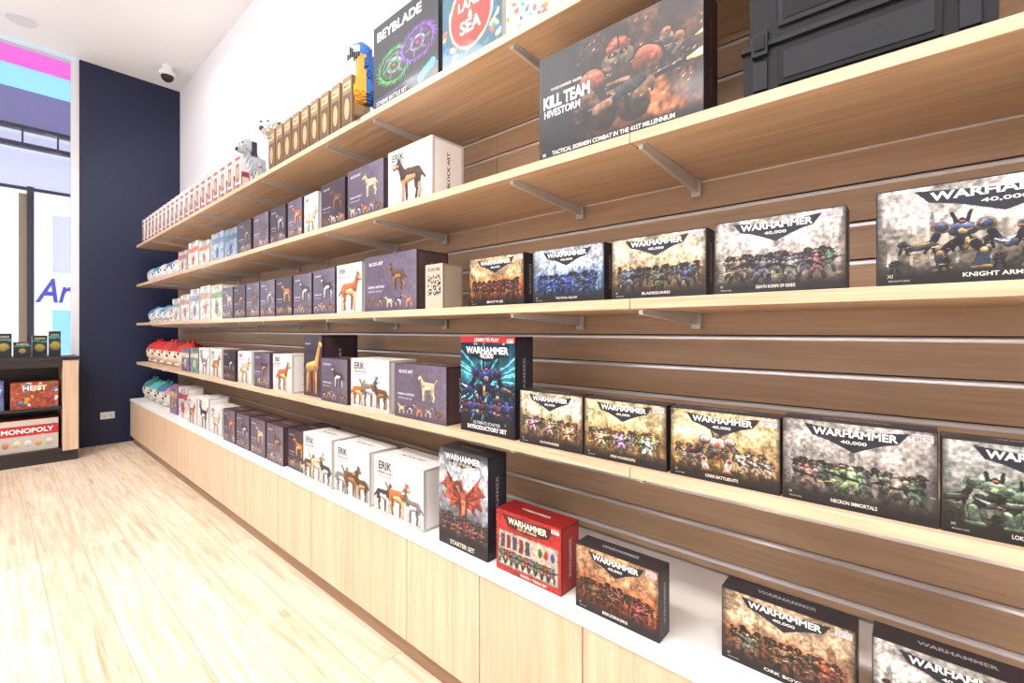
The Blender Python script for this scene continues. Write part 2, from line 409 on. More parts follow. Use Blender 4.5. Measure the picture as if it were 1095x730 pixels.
# ------------------------------------------------------------------ room shell
Zc=1.25; CEIL=4.12; YE=6.65; XW=1.5
def floor_mat():
    m,N,L,b=new_mat('oak_floor')
    tc=N.new('ShaderNodeTexCoord');mp=N.new('ShaderNodeMapping');mp.inputs['Rotation'].default_value=(0,0,math.pi/2)
    L.new(tc.outputs['Object'],mp.inputs['Vector'])
    br=N.new('ShaderNodeTexBrick');br.inputs['Scale'].default_value=1;br.inputs['Brick Width'].default_value=1.5;br.inputs['Row Height'].default_value=.18
    br.inputs['Mortar Size'].default_value=.0017;br.inputs['Mortar Smooth'].default_value=.2;br.offset=.37
    br.inputs['Color1'].default_value=(*lin((238,223,204)),1);br.inputs['Color2'].default_value=(*lin((225,207,184)),1)
    br.inputs['Mortar'].default_value=(*lin((190,166,142)),1)
    L.new(mp.outputs[0],br.inputs['Vector'])
    ov=N.new('ShaderNodeVectorMath');ov.operation='MULTIPLY_ADD';ov.inputs[1].default_value=(37,53,0)
    L.new(br.outputs['Color'],ov.inputs[0]);L.new(tc.outputs['Object'],ov.inputs[2])
    def layer(src,scale,ns,dist,p0,p1,col,fac):
        mp2=N.new('ShaderNodeMapping');mp2.inputs['Scale'].default_value=scale
        L.new(ov.outputs[0],mp2.inputs['Vector'])
        n=N.new('ShaderNodeTexNoise');n.inputs['Scale'].default_value=ns;n.inputs['Detail'].default_value=7;n.inputs['Distortion'].default_value=dist
        L.new(mp2.outputs[0],n.inputs['Vector'])
        r=N.new('ShaderNodeValToRGB');r.color_ramp.elements[0].position=p0;r.color_ramp.elements[1].position=p1
        r.color_ramp.elements[0].color=(*lin(col),1);r.color_ramp.elements[1].color=(1,1,1,1)
        L.new(n.outputs['Fac'],r.inputs[0])
        mx=N.new('ShaderNodeMix');mx.data_type='RGBA';mx.blend_type='MULTIPLY';mx.inputs[0].default_value=fac
        L.new(src,mx.inputs[6]);L.new(r.outputs[0],mx.inputs[7]);return mx.outputs[2]
    o=layer(br.outputs['Color'],(46,1.7,1),1.0,.3,.34,.62,(224,206,186),.8)
    o=layer(o,(20,1.5,1),1.1,.7,.28,.40,(196,168,140),.6)
    o=layer(o,(130,6,1),1.0,0,.3,.6,(232,220,206),.7)
    L.new(o,b.inputs['Base Color']);b.inputs['Roughness'].default_value=.5
    return m
mb=MB();mb.box(-5,XW+.12,-4.1,YE,-.1,0);mb.obj('floor',[floor_mat()])
mb=MB();mb.box(-5,XW+.12,-4.1,YE,CEIL,CEIL+.1);mb.obj('ceiling',[M_ceil])
mb=MB();mb.box(XW+.02,XW+.12,-4.1,YE,0,CEIL);mb.obj('wall_right',[M_white])
mb=MB();mb.box(-5.1,-5,-4.1,YE,0,CEIL);mb.obj('wall_left',[M_white])
mb=MB();mb.box(-5,XW+.12,-4.2,-4.1,0,CEIL);mb.obj('wall_back',[M_white])
mb=MB();mb.box(.635,XW+.12,YE,YE+.14,0,CEIL);mb.obj('wall_front',[M_navy])
mb=MB();mb.box(-5,-3,YE,YE+.14,0,CEIL);mb.obj('wall_front_pier',[M_navy])

# slat wall
mb=MB();Y0=-3.4
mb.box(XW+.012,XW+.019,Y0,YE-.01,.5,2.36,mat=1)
g=[.53+.1*k for k in range(19)]
for y0,y1 in ((Y0,-1.0),(-.998,1.4),(1.402,3.8),(3.802,YE-.01)):
    for k in range(len(g)-1): mb.box(XW,XW+.012,y0,y1,g[k]+.007,g[k+1]-.006,mat=0)
    mb.box(XW,XW+.012,y0,y1,.5,g[0]-.006,mat=0);mb.box(XW,XW+.012,y0,y1,g[-1]+.007,2.36,mat=0)
for z in g:
    mb.box(XW+.008,XW+.0115,Y0,YE-.01,z+.0,z+.007,mat=1)
    # extruded aluminium lip with a chamfered upper face
    pr=[(XW+.011,z+.003),(XW+.002,z+.003),(XW-.004,z-.001),(XW-.0045,z-.008),(XW-.002,z-.010),(XW+.011,z-.010)]
    v=[(x,Y0,zz) for x,zz in pr]+[(x,YE-.01,zz) for x,zz in pr];n=6
    mb.add(v,[tuple(range(n)),tuple(range(2*n-1,n-1,-1))]+[(i,i+n,(i+1)%n+n,(i+1)%n) for i in range(n)],mat=2)
mb.obj('slatwall_panel',[M_slat,M_dark,M_alu])

# shelves
SX=1.07;ST=.026;YS=6.42
SH={'A':2.18,'B':1.75,'C':1.33,'D':.903}
BR=[-2.67,-1.9,-1.46,-.69,-.255,.52,.955,1.74,2.16,2.95,3.37,4.16,4.58,5.37,5.79]
for k,z in SH.items():
    mb=MB()
    ys=[-3.1,-1.9,-.69+.02,.54,1.75,2.96,4.17,5.38,YS]
    for i in range(len(ys)-1): mb.box(SX,XW-.006,ys[i]+.0008,ys[i+1]-.0008,z-ST,z,mat=0)
    for y in BR:
        t=.006;zt=z-ST
        pr=[(SX+.02,zt),(SX+.02,zt-.014),(XW-.06,zt-.036),(XW-.006,zt-.036),(XW-.006,zt)]
        v=[(x,y-t,zz) for x,zz in pr]+[(x,y+t,zz) for x,zz in pr];n=5
        mb.add(v,[(0,1,2,3,4),(9,8,7,6,5)]+[(i,(i+1)%n+0,(i+1)%n+n,i+n)[::-1] for i in range(n)],mat=1)
        mb.box(SX+.02,XW-.006,y-.013,y+.013,zt-.003,zt,mat=1)
        mb.box(XW-.02,XW-.006,y-.015,y+.015,zt-.05,zt-.003,mat=1)
    mb.obj('display_shelf',[M_shelf,M_brk],bevel=.0012)

# bench cabinet
mb=MB();BX=1.03;BT=.496;YB=6.5
mb.box(BX-.006,XW-.006,Y0,YB,BT-.022,BT,mat=1)
mb.box(BX+.02,XW-.006,Y0,YB,.09,BT-.022,mat=2)
mb.box(BX+.03,XW-.006,Y0,YB,0.0,.09,mat=3)
y=1.04-.385*11
while y<YB-.01:
    y1=min(y+.385,YB)
    mb.box(BX,BX+.018,max(y,Y0)+.0018,y1-.0018,.088,BT-.026,mat=0); y=y1
mb.obj('storage_bench',[M_door,M_benchtop,M_dark,M_kick],bevel=.001)

mb=MB();xo=.86
mb.box(xo-.06,xo+.06,YE-.008,YE,.28,.355,mat=0)
for q in(-.03,.03):
    mb.box(xo+q-.012,xo+q+.012,YE-.011,YE-.008,.3,.335,mat=0)
    mb.box(xo+q-.004,xo+q+.004,YE-.0115,YE-.0105,.305,.318,mat=1)
mb.obj('power_outlet',[M_frame,M_black],bevel=.001)

# ------------------------------------------------------------------ window + mall
def glass():
    m=bpy.data.materials.new('window_glass');m.use_nodes=True;N=m.node_tree.nodes;L=m.node_tree.links
    N.clear();o=N.new('ShaderNodeOutputMaterial');t=N.new('ShaderNodeBsdfTransparent');gl=N.new('ShaderNodeBsdfGlossy');gl.inputs['Roughness'].default_value=.01
    mx=N.new('ShaderNodeMixShader');fr=N.new('ShaderNodeFresnel');fr.inputs['IOR'].default_value=1.25
    L.new(fr.outputs[0],mx.inputs[0]);L.new(t.outputs[0],mx.inputs[1]);L.new(gl.outputs[0],mx.inputs[2]);L.new(mx.outputs[0],o.inputs[0])
    t.inputs[0].default_value=(.96,.98,1,1)
    return m
M_glass=glass()
mb=MB()
mb.box(-3,.57,YE+.06,YE+.068,.04,CEIL-.03,mat=0)
mb.box(.575,.635,YE+.03,YE+.11,0,CEIL,mat=1)
mb.box(-3,.575,YE+.03,YE+.11,0,.04,mat=1);mb.box(-3,.575,YE+.03,YE+.11,CEIL-.03,CEIL,mat=1)
for x in (-1.2,-2.98): mb.box(x,x+.05,YE+.04,YE+.1,.04,CEIL-.03,mat=1)
mb.obj('window_1',[M_glass,M_frame])
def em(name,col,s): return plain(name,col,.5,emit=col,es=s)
YM=9.6
mb=MB();mb.box(-8,9,YE+.15,YM+4,-.1,0);mb.obj('mall_floor',[plain('mall_tile',(214,210,204),.3)])
mb=MB()
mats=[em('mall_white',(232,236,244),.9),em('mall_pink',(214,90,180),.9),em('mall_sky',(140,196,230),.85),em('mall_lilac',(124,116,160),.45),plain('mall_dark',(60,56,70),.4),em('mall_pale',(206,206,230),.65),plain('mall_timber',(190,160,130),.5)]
def L_(x0,x1,z0,z1,m,y=YM,t=.1): mb.box(x0,x1,y,y+t,z0,z1,mat=m)
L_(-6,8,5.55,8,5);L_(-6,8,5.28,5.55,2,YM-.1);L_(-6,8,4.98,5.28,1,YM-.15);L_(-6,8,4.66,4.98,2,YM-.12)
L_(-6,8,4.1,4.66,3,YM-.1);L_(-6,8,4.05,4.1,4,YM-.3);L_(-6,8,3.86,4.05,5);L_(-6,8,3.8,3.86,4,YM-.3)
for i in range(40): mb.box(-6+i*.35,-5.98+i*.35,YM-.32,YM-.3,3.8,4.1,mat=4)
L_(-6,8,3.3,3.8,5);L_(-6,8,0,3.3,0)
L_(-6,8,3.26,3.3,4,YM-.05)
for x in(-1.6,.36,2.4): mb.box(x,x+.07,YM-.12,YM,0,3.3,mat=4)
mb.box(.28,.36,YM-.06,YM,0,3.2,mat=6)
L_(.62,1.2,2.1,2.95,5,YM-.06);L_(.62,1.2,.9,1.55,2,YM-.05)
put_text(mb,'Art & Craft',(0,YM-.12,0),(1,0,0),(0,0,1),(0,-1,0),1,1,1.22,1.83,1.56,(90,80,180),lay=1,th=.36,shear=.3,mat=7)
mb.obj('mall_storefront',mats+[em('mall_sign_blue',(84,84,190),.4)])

# ------------------------------------------------------------------ display counter near window
mb=MB();x0,x1,ya,yb=-1.6,.575,6.1,6.58
mb.box(x0-.01,x1+.01,ya-.01,yb,.965,1.0,mat=0)
mb.box(x1-.11,x1,ya,yb,.1,.965,mat=1);mb.box(x0,x0+.11,ya,yb,.1,.965,mat=1)
mb.box(x0+.11,x1-.11,yb-.02,yb,.1,.965,mat=0)
mb.box(x0+.11,x1-.11,ya+.01,yb-.02,.5,.525,mat=0);mb.box(x0+.11,x1-.11,ya+.01,yb-.02,.1,.13,mat=0)
mb.box(x0,x1,ya+.02,yb,0,.1,mat=0)
mb.box(x0+.11,x1-.11,ya,ya+.015,.9,.965,mat=0)
mb.obj('display_counter',[M_counter,M_door],bevel=.002)
def front_carton(name,xl,yf,w,h,dep,z,cv,side,texts):
    ob=carton(name,0,0,w,h,dep,z,cv,side,texts)
    ob.location=(xl+w/2,yf,z+.0005);ob.rotation_euler=(0,0,0);return ob
def party_cv(a,seed,N=50,base=(196,60,60)):
    c=Cv(a,N);c.fill(base);rr=random.Random(seed)
    for k in range(30):
        c.ell(rr.uniform(0,a),rr.uniform(0,1),rr.uniform(.03,.1),rr.uniform(.03,.1),rr.choice([(200,160,60),(190,70,50),(50,110,160),(200,200,196),(130,50,110),(80,140,80)]))
    c.warp(.05,8,seed);c.mod(c.fbm(14,seed,2),.35)
    return c
c=Cv(.4/.3,60);c.grad([(0,(184,176,166)),(1,(196,190,180))]);c.rect(0,.5,1.4,.82,(180,40,44))
for k in range(5): c.ell(.2+.23*k,.25,.08,.1,DOGC[k][1])
c.warp(.02,9,3)
front_carton('board_game_box',.04,6.16,.4,.29,.27,.13,c,(170,60,50),[('MONOPOLY',.5,.66,.84,(250,250,250),dict(bold=.03))])
c=party_cv(1.5,3);front_carton('board_game_box',-.42,6.16,.42,.28,.27,.13,c,(150,50,60),[('PARTY',.5,.6,.7,(250,250,250))])
c=party_cv(1.6,5,base=(150,70,50));front_carton('board_game_box',.13,6.16,.31,.24,.25,.525,c,(180,80,50),[('HEIST',.5,.78,.5,(250,245,230))])
c=party_cv(1.6,6,base=(90,90,150));front_carton('board_game_box',-.25,6.16,.34,.27,.25,.525,c,(60,60,110),[('QUEST',.5,.7,.6,(250,245,230))])
for x,w,h,o in [(.04,.1,.22,.0),(.15,.11,.14,.0),(.27,.1,.2,.02),(.38,.08,.24,.0),(-.1,.12,.16,0),(-.25,.12,.24,0)]:
    c=Cv(w/h,30);c.fill((30,30,34));c.ell(w/h/2,.42,.16,.18,(140,124,60));c.rect(0,.7,2,.78,(60,140,120));c.warp(.05,8,3)
    front_carton('card_game_box',x,6.2+o,w,h,.1,1.0,c,(34,34,38),[('CARDS',.5,.86,.7,(200,190,160))])

# ------------------------------------------------------------------ security camera & lights
mb=MB();q=(1.28,6.1)
mb.cyl((q[0],q[1],CEIL-.07),.05,.05,.07,(235,235,235));mb.cyl((q[0],q[1],CEIL-.11),.07,.075,.04,(235,235,235));mb.sphere((q[0],q[1],CEIL-.115),.058,(20,20,24),24,14)
mb.obj('security_camera',[M_plastic])
def downlight(x,y,name='ceiling_downlight',m=None):
    mb=MB();mb.cyl((x,y,CEIL-.012),.1,.11,.012,mat=0,col=(240,240,240),seg=32);mb.cyl((x,y,CEIL-.014),.08,.08,.004,mat=1,col=(255,255,255),seg=32)
    return mb.obj(name,[M_frame,m or M_emit])
downlight(.2,6.2,'smoke_detector',M_frame)
def area(name,loc,sx,sy,p,col=(1,.99,.985),up=False):
    l=bpy.data.lights.new(name,'AREA');l.shape='RECTANGLE';l.size=sx;l.size_y=sy;l.energy=p;l.color=col
    o=bpy.data.objects.new(name,l);C.collection.objects.link(o);o.location=loc
    if up:o.rotation_euler=(math.pi,0,0)
    return o
for i,(x,y) in enumerate([(-1.2,-1.0),(-1.2,1.4),(-1.2,3.8),(-3.2,1.5)]):
    mb=MB();mb.box(x-.3,x+.3,y-.6,y+.6,CEIL-.04,CEIL,mat=0);mb.box(x-.28,x+.28,y-.58,y+.58,CEIL-.043,CEIL-.04,mat=1)
    mb.obj('ceiling_panel_light',[M_frame,M_emit])
    area('panel_lamp',(x,y,CEIL-.06),.56,1.16,70)
for y in(.2,3.4): # unseen uplights, added to brighten the ceiling and fill the room
    mb=MB();x=-2.3;z=3.2
    mb.box(x-.06,x+.06,y-.9,y+.9,z-.05,z,mat=0);mb.box(x-.05,x+.05,y-.88,y+.88,z,z+.004,mat=1)
    for q in(-.7,.7): mb.cyl((x,y+q,z),.004,.004,CEIL-z,(220,220,220),seg=8)
    mb.obj('added_fill_uplight',[M_frame,M_emit])
    area('added_fill_lamp',(x,y,z+.02),.1,1.7,135,col=(.96,.98,1),up=True)
for i in range(5):
    y=-.6+1.2*i;x=.72
    if y<3.5: downlight(x,y,'recessed_spotlight')
    if y>4: x=.6;y=3.9;downlight(x,y,'recessed_spotlight')
    tgt=Vector((XW,y if i<4 else 5.4,2.4 if i<4 else 2.8))
    l=bpy.data.lights.new('spot','SPOT');l.energy=52 if i<4 else 64;l.spot_size=math.radians(66);l.spot_blend=.4;l.shadow_soft_size=.05;l.color=(1,.98,.95)
    o=bpy.data.objects.new('spot_lamp',l);C.collection.objects.link(o);o.location=(x,y,CEIL-.05)
    o.rotation_euler=(tgt-Vector(o.location)).to_track_quat('-Z','Y').to_euler()

# ------------------------------------------------------------------ miniatures game boxes
A_,B_,C_,D_=SH['A'],SH['B'],SH['C'],SH['D'];XF=1.09
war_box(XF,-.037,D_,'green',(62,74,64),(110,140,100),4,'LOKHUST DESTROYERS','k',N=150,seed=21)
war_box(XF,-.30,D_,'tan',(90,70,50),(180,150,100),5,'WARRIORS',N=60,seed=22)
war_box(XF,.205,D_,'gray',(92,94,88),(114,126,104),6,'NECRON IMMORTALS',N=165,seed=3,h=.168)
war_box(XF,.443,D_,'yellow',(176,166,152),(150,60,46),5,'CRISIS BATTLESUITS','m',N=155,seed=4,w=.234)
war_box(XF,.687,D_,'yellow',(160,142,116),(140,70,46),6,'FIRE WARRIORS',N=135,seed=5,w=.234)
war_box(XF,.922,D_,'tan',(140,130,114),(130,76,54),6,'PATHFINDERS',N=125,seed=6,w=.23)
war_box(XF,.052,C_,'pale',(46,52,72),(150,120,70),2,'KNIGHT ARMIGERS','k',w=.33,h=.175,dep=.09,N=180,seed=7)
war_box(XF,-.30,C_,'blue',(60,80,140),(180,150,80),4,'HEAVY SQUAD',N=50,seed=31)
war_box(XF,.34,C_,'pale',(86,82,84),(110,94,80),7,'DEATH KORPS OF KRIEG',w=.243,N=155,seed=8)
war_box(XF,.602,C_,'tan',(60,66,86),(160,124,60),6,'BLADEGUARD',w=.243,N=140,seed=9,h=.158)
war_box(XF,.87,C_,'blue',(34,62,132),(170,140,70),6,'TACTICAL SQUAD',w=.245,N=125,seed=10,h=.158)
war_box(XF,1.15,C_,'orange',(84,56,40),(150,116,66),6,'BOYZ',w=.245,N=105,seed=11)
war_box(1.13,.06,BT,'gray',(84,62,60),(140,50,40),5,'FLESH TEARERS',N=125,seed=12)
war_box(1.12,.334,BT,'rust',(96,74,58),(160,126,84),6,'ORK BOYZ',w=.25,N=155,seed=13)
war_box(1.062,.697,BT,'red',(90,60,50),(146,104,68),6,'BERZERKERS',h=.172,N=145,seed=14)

c=Cv(.25/.32,170);c.grad([(0,(8,14,26)),(.3,(12,44,64)),(.6,(40,120,138)),(1,(14,36,60))]);c.mod(c.fbm(4,5),.5)
rr=random.Random(2)
for k in range(24):
    an=rr.uniform(0,6.3);c.cap(.39,.55,.39+.5*math.cos(an),.55+.5*math.sin(an),.003,.01,(100,190,200))
for k in range(7): soldier(c,.06+.11*k,.36,.18,(24,40,80),(90,80,60),1,rr)
knight(c,.39,.2,.58,(32,44,92),(140,112,66),1);
for k in range(6): soldier(c,.08+.12*k,.12,.26,(34,50,108) if k%2 else (70,40,66),(140,116,70),1,rr)
c.painterly(5,.016)
c.mix(np.clip((.2-c.y)*8,0,.9),(8,8,14));c.rect(0,.94,.8,1,(176,28,32));c.rect(0,.0,.8,.012,(20,20,24))
c.poly([(.06,.93),(.39,.9),(.72,.93),(.64,.8),(.39,.74),(.14,.8)],(12,18,30))
carton('miniatures_starter_box',XF,1.192,.25,.325,.09,D_,c,(26,28,38),[('LEARN TO PLAY',.5,.968,.45,(240,230,230)),('WARHAMMER',.5,.86,.78,(235,235,235),dict(bold=.03,th=.024)),('40,000',.5,.8,.25,(220,220,220)),('INTRODUCTORY SET',.5,.06,.72,(225,225,225),dict(bold=.03)),('ULTIMATE STARTER',.5,.11,.5,(170,180,200))],0,'WARHAMMER',side_txt_col=(150,150,156),sticker=True)
# dragon cover
c=Cv(.243/.34,170);c.grad([(0,(20,18,22)),(.2,(64,64,72)),(.5,(140,144,152)),(.85,(172,176,182)),(1,(50,52,60))]);c.mod(c.fbm(4,15),.45)
R=(150,66,50);R2=(96,34,30)
def wing(f):
    X=lambda x:.36+f*(x-.36)
    c.poly([(X(.36),.52),(X(.24),.66),(X(.1),.8),(X(.13),.7),(X(.03),.62),(X(.12),.58),(X(.07),.47),(X(.17),.49),(X(.18),.4),(X(.26),.43),(X(.34),.42)],R)
    for b in((.1,.8),(.03,.62),(.07,.47),(.18,.4)): c.cap(X(b[0]),b[1],X(.34),.5,.003,.011,R2)
wing(1);wing(-1)
c.cap(.36,.28,.37,.52,.05,.065,R2);c.cap(.37,.3,.38,.5,.02,.03,(190,120,80));c.cap(.37,.54,.32,.66,.042,.028,R);c.cap(.32,.67,.23,.64,.03,.014,R);c.cap(.31,.7,.38,.77,.01,.003,(200,190,170))
c.cap(.34,.3,.24,.16,.035,.018,R2);c.cap(.4,.3,.48,.18,.035,.018,R2);c.cap(.38,.26,.55,.2,.03,.016,R);c.cap(.55,.2,.66,.3,.016,.004,R)
for k in range(7):soldier(c,.08+.1*k,.22+.02*(k%2),.13,(60,56,62),(120,100,70),1,rr)
for k in range(6):soldier(c,.08+.11*k,.1,.18,(84,56,54),(150,120,70),1,rr)
c.painterly(15,.018)
c.mix(np.clip((.14-c.y)*12,0,.9),(14,14,18));c.poly([(.08,.97),(.36,.95),(.63,.97),(.55,.87),(.36,.83),(.17,.87)],(24,26,34))
carton('miniatures_starter_box',1.065,1.28,.243,.34,.09,BT,c,(24,25,36),[('WARHAMMER',.5,.92,.72,(230,230,230),dict(bold=.03,th=.022)),('AGE OF SIGMAR',.5,.865,.4,(205,195,165)),('STARTER SET',.5,.05,.5,(210,200,180))],0,'WARHAMMER',side_txt_col=(150,150,150))
# red boxed set
c=Cv(.25/.19,120);c.fill((150,28,26));c.mod(c.fbm(5,3),.25);a=.25/.19
c.rect(.05,.1,a-.05,.68,(120,104,92));c.rect(.07,.12,a-.07,.66,(166,154,138))
for k in range(5): c.rect(.1+.13*k,.4,.19+.13*k,.62,(110,30,30) if k%2 else (60,60,76));
for k in range(9): soldier(c,.14+.125*k,.14,.26,[(60,80,60),(110,46,40),(84,84,92)][k%3],(150,120,80),1,rr)
for k in range(3): c.ell(.92+.12*k,.52,.04,.07,[(56,96,56),(160,36,36),(56,64,126)][k])
c.warp(.012,10,4);c.mod(c.fbm(22,3,2),.3)
c.poly([(.12,.95),(a/2,.93),(a-.12,.95),(a-.25,.76),(a/2,.72),(.25,.76)],(60,12,12))
carton('miniatures_paint_set_box',1.065,.998,.25,.19,.09,BT,c,(130,24,24),[('WARHAMMER',.5,.86,.6,(230,220,205),dict(bold=.03,th=.02)),('AGE OF SIGMAR',.5,.775,.3,(210,190,140)),('PAINTS + TOOLS SET',.6,.05,.4,(225,215,205))],0,'WARHAMMER',side_txt_col=(210,190,180),sticker=True,top=(120,20,20))
# big skirmish box
a=.48/.31;c=Cv(a,240);c.fill((30,27,30));m=np.clip((c.x/a-.25)*2.2,0,1)
c.mix(m,(112,70,50));t=c.fbm(3,31,5);c.mod(t,.7);c.mix(np.clip((t-.5)*5,0,1)*m*.85,(200,116,60));c.mix(np.clip((c.y-.7)*2,0,.6)*(1-m),(76,74,78))
t=c.fbm(4,77,4);c.mix(np.clip((.47-t)*6,0,1)*m*.8,(38,26,24))
rr=random.Random(5)
for k in range(16): soldier(c,.2+.085*k+rr.uniform(-.03,.03),.34+rr.uniform(-.08,.25),.15,(50,42,40),(90,62,50),rr.choice((-1,1)),rr)
K1=(26,26,28)
def trooper(cx,cy,s,col,sh,gun=1):
    o=.018*s
    for q in(-1,1): c.ell(cx+q*.36*s,cy-.06*s,.2*s+o,.18*s+o,(18,12,12),0,0)
    c.ell(cx,cy+.18*s,.17*s+o,.2*s+o,(18,12,12),0,0)
    c.cap(cx-.2*s,cy-.5*s,cx-.1*s,cy-.05*s,.2*s,.16*s,sc_(col,.5));c.cap(cx+.2*s,cy-.5*s,cx+.1*s,cy-.05*s,.2*s,.16*s,sc_(col,.6))
    for k in range(3): c.cap(cx-.14*s,cy-(.16+.1*k)*s,cx+.14*s,cy-(.18+.1*k)*s,.02*s,.02*s,sc_(col,1.4))
    for q in(-1,1):
        c.ell(cx+q*.36*s,cy-.06*s,.2*s,.18*s,sc_(sh,.5));c.ell(cx+q*.36*s,cy-.04*s,.17*s,.15*s,sh,0,.6);c.ell(cx+q*.34*s,cy+.04*s,.09*s,.03*s,sc_(sh,1.5))
        c.cap(cx+q*.42*s,cy-.2*s,cx+q*.26*s,cy-.42*s,.09*s,.07*s,sc_(col,.9))
    c.ell(cx,cy+.18*s,.17*s,.2*s,sc_(sh,.8),0,.6);c.ell(cx+.02*s,cy+.3*s,.1*s,.04*s,sc_(sh,1.5));c.cap(cx,cy+.2*s,cx+.01*s,cy+.38*s,.016*s,.01*s,sc_(sh,.4))
    c.cap(cx-.1*s,cy+.1*s,cx+.1*s,cy+.1*s,.1*s,.1*s,(110,92,76))
    for q in(-1,1): c.cap(cx+q*.05*s,cy+.15*s,cx+q*.1*s,cy+.17*s,.03*s,.026*s,(30,10,8));c.ell(cx+q*.075*s,cy+.16*s,.014*s,.012*s,(255,150,60))
    c.cap(cx-.04*s,cy+.03*s,cx+.04*s,cy+.03*s,.05*s,.05*s,(60,54,50));c.cap(cx,cy+.02*s,cx-.2*s,cy-.14*s,.022*s,.02*s,(50,44,42))
    if gun:
        c.cap(cx-.45*s,cy-.42*s,cx+.8*s,cy-.22*s,.05*s,.03*s,K1);c.cap(cx-.4*s,cy-.39*s,cx+.75*s,cy-.2*s,.008*s,.006*s,(120,110,100));c.cap(cx+.0*s,cy-.3*s,cx+.3*s,cy-.24*s,.07*s,.06*s,(52,54,56));c.cap(cx+.1*s,cy-.36*s,cx+.14*s,cy-.55*s,.035*s,.03*s,K1)
        c.cap(cx+.82*s,cy-.22*s,cx+1.05*s,cy-.17*s,.012*s,.05*s,(255,214,130))
        c.cap(cx-.3*s,cy-.42*s,cx-.12*s,cy-.38*s,.06*s,.055*s,sc_(col,1.2));c.cap(cx+.26*s,cy-.4*s,cx+.4*s,cy-.3*s,.06*s,.055*s,sc_(col,1.2))
trooper(1.26,.68,.28,(84,66,58),(110,66,48));trooper(.5,.36,.24,(60,52,50),(90,52,42))
trooper(.84,.62,.72,(94,68,52),(126,64,44))
for k in range(40): x=rr.uniform(.4,a);y=rr.uniform(.2,.98);c.cap(x,y,x+.02,y+.012,.003,.001,(255,190,100))
c.painterly(41,.016)
c.mix(np.clip((.14-c.y)*14,0,.92),(18,14,16));c.mix(np.clip((.33-c.x/a)*5,0,.7),(24,22,25))
for b in ((0,0,a,.01),(0,.99,a,1),(0,0,.008,1),(a-.008,0,a,1)): c.rect(*b,(16,14,16))
carton('skirmish_game_box',XF,.845,.48,.31,.1,B_,c,(28,22,24),[('KILL TEAM',.2,.55,.33,(240,238,234),dict(bold=.035,th=.036)),('WARHAMMER 40,000',.2,.66,.22,(190,186,180)),('HIVESTORM',.17,.44,.26,(228,224,218),dict(bold=.02,th=.022)),('TACTICAL SKIRMISH COMBAT IN THE 41ST MILLENNIUM',.48,.06,.76,(224,220,214),dict(th=.012)),('M',.04,.06,.02,(220,220,220))],0,'KILL TEAM',side_txt_col=(130,60,40),top=(34,28,30))

# armoured storage case
mb=MB();w,h,dp=.40,.37,.28;hw=w/2;G1=(24,25,28);G2=(34,35,39);G3=(16,17,20)
pr=[(-hw,0),(hw,0),(hw,h*.35),(hw-.012,h*.4),(hw-.012,h),(-hw+.012,h),(-hw+.012,h*.4),(-hw,h*.35)];n=len(pr)
v=[(x,0,z) for x,z in pr]+[(x,dp,z) for x,z in pr]
mb.add(v,[tuple(range(n)),tuple(range(2*n-1,n-1,-1))]+[(i,i+n,(i+1)%n+n,(i+1)%n) for i in range(n)],G1)
mb.box(-hw-.004,hw+.004,-.008,dp+.006,h*.33,h*.36,G2);mb.box(-hw-.004,hw+.004,-.008,.0,0,.02,G2)
for x in(-.165,.165):
    mb.box(x-.016,x+.016,-.012,0,h*.28,h*.42,G2);mb.box(x-.011,x+.011,-.016,-.012,h*.31,h*.39,G3)
    mb.box(x-.014,x+.014,-.006,0,.03,h*.25,G2)
mb.box(-.13,.13,-.005,0,.03,h*.29,G3);mb.box(-.12,.12,-.007,-.005,.04,h*.27,G2)
mb.box(-.13,.13,-.007,0,h*.42,h*.9,G2);mb.box(-.12,.12,-.0085,-.007,h*.45,h*.87,G3)
mb.box(-.06,.06,-.012,-.0085,h*.57,h*.69,G2)
mb.box(-.12,.12,.1,.13,h,h+.025,G3)
mb.obj('armoured_storage_case',[M_case],loc=(1.13,.09,B_+.0005),rotz=ROT,bevel=.002)

# top shelf big boxes
a=.43/.36;c=Cv(a,160);c.fill((18,20,30));c.mod(c.fbm(4,9),.5)
for cx,cy,rr_,co in((.42,.42,.27,(50,150,60)),(.85,.5,.25,(110,50,160))):
    for k in range(26):
        an=k*.5;c.cap(cx+rr_*1.35*math.cos(an),cy+rr_*.8*math.sin(an),cx+rr_*math.cos(an+.5),cy+rr_*.6*math.sin(an+.5),.004,.014,co)
    c.ell(cx,cy,rr_,rr_*.62,(34,36,46));c.ell(cx,cy,rr_*.85,rr_*.5,sc_(co,.6));c.ell(cx,cy,rr_*.7,rr_*.42,(40,42,54));c.ell(cx,cy,rr_*.5,rr_*.3,(150,150,160));c.ell(cx,cy,rr_*.42,rr_*.24,sc_(co,.8));c.ell(cx,cy,rr_*.25,rr_*.15,(30,30,40));c.ell(cx,cy,rr_*.12,rr_*.07,(190,50,40))
    for k in range(6):
        an=k*1.047;c.cap(cx+rr_*.45*math.cos(an),cy+rr_*.28*math.sin(an),cx+rr_*.85*math.cos(an+.2),cy+rr_*.52*math.sin(an+.2),.02,.012,(90,92,104))
c.cap(0,.1,a,.16,.04,.02,(60,60,76));c.cap(.9,.1,1.1,.2,.05,.05,(60,130,160));c.warp(.012,9,4);c.mod(c.fbm(20,3,2),.3)
carton('spinning_top_battle_set_box',XF,1.745,.43,.36,.09,A_,c,(20,22,32),[('BEYBLADE',.42,.86,.7,(225,225,232),dict(bold=.03,th=.04)),('XTREME BATTLE SET',.3,.08,.5,(200,200,210))],0,'BEYBLADE')
c=Cv(.9,100);c.fill((44,86,104));c.mod(c.fbm(4,6),.2)
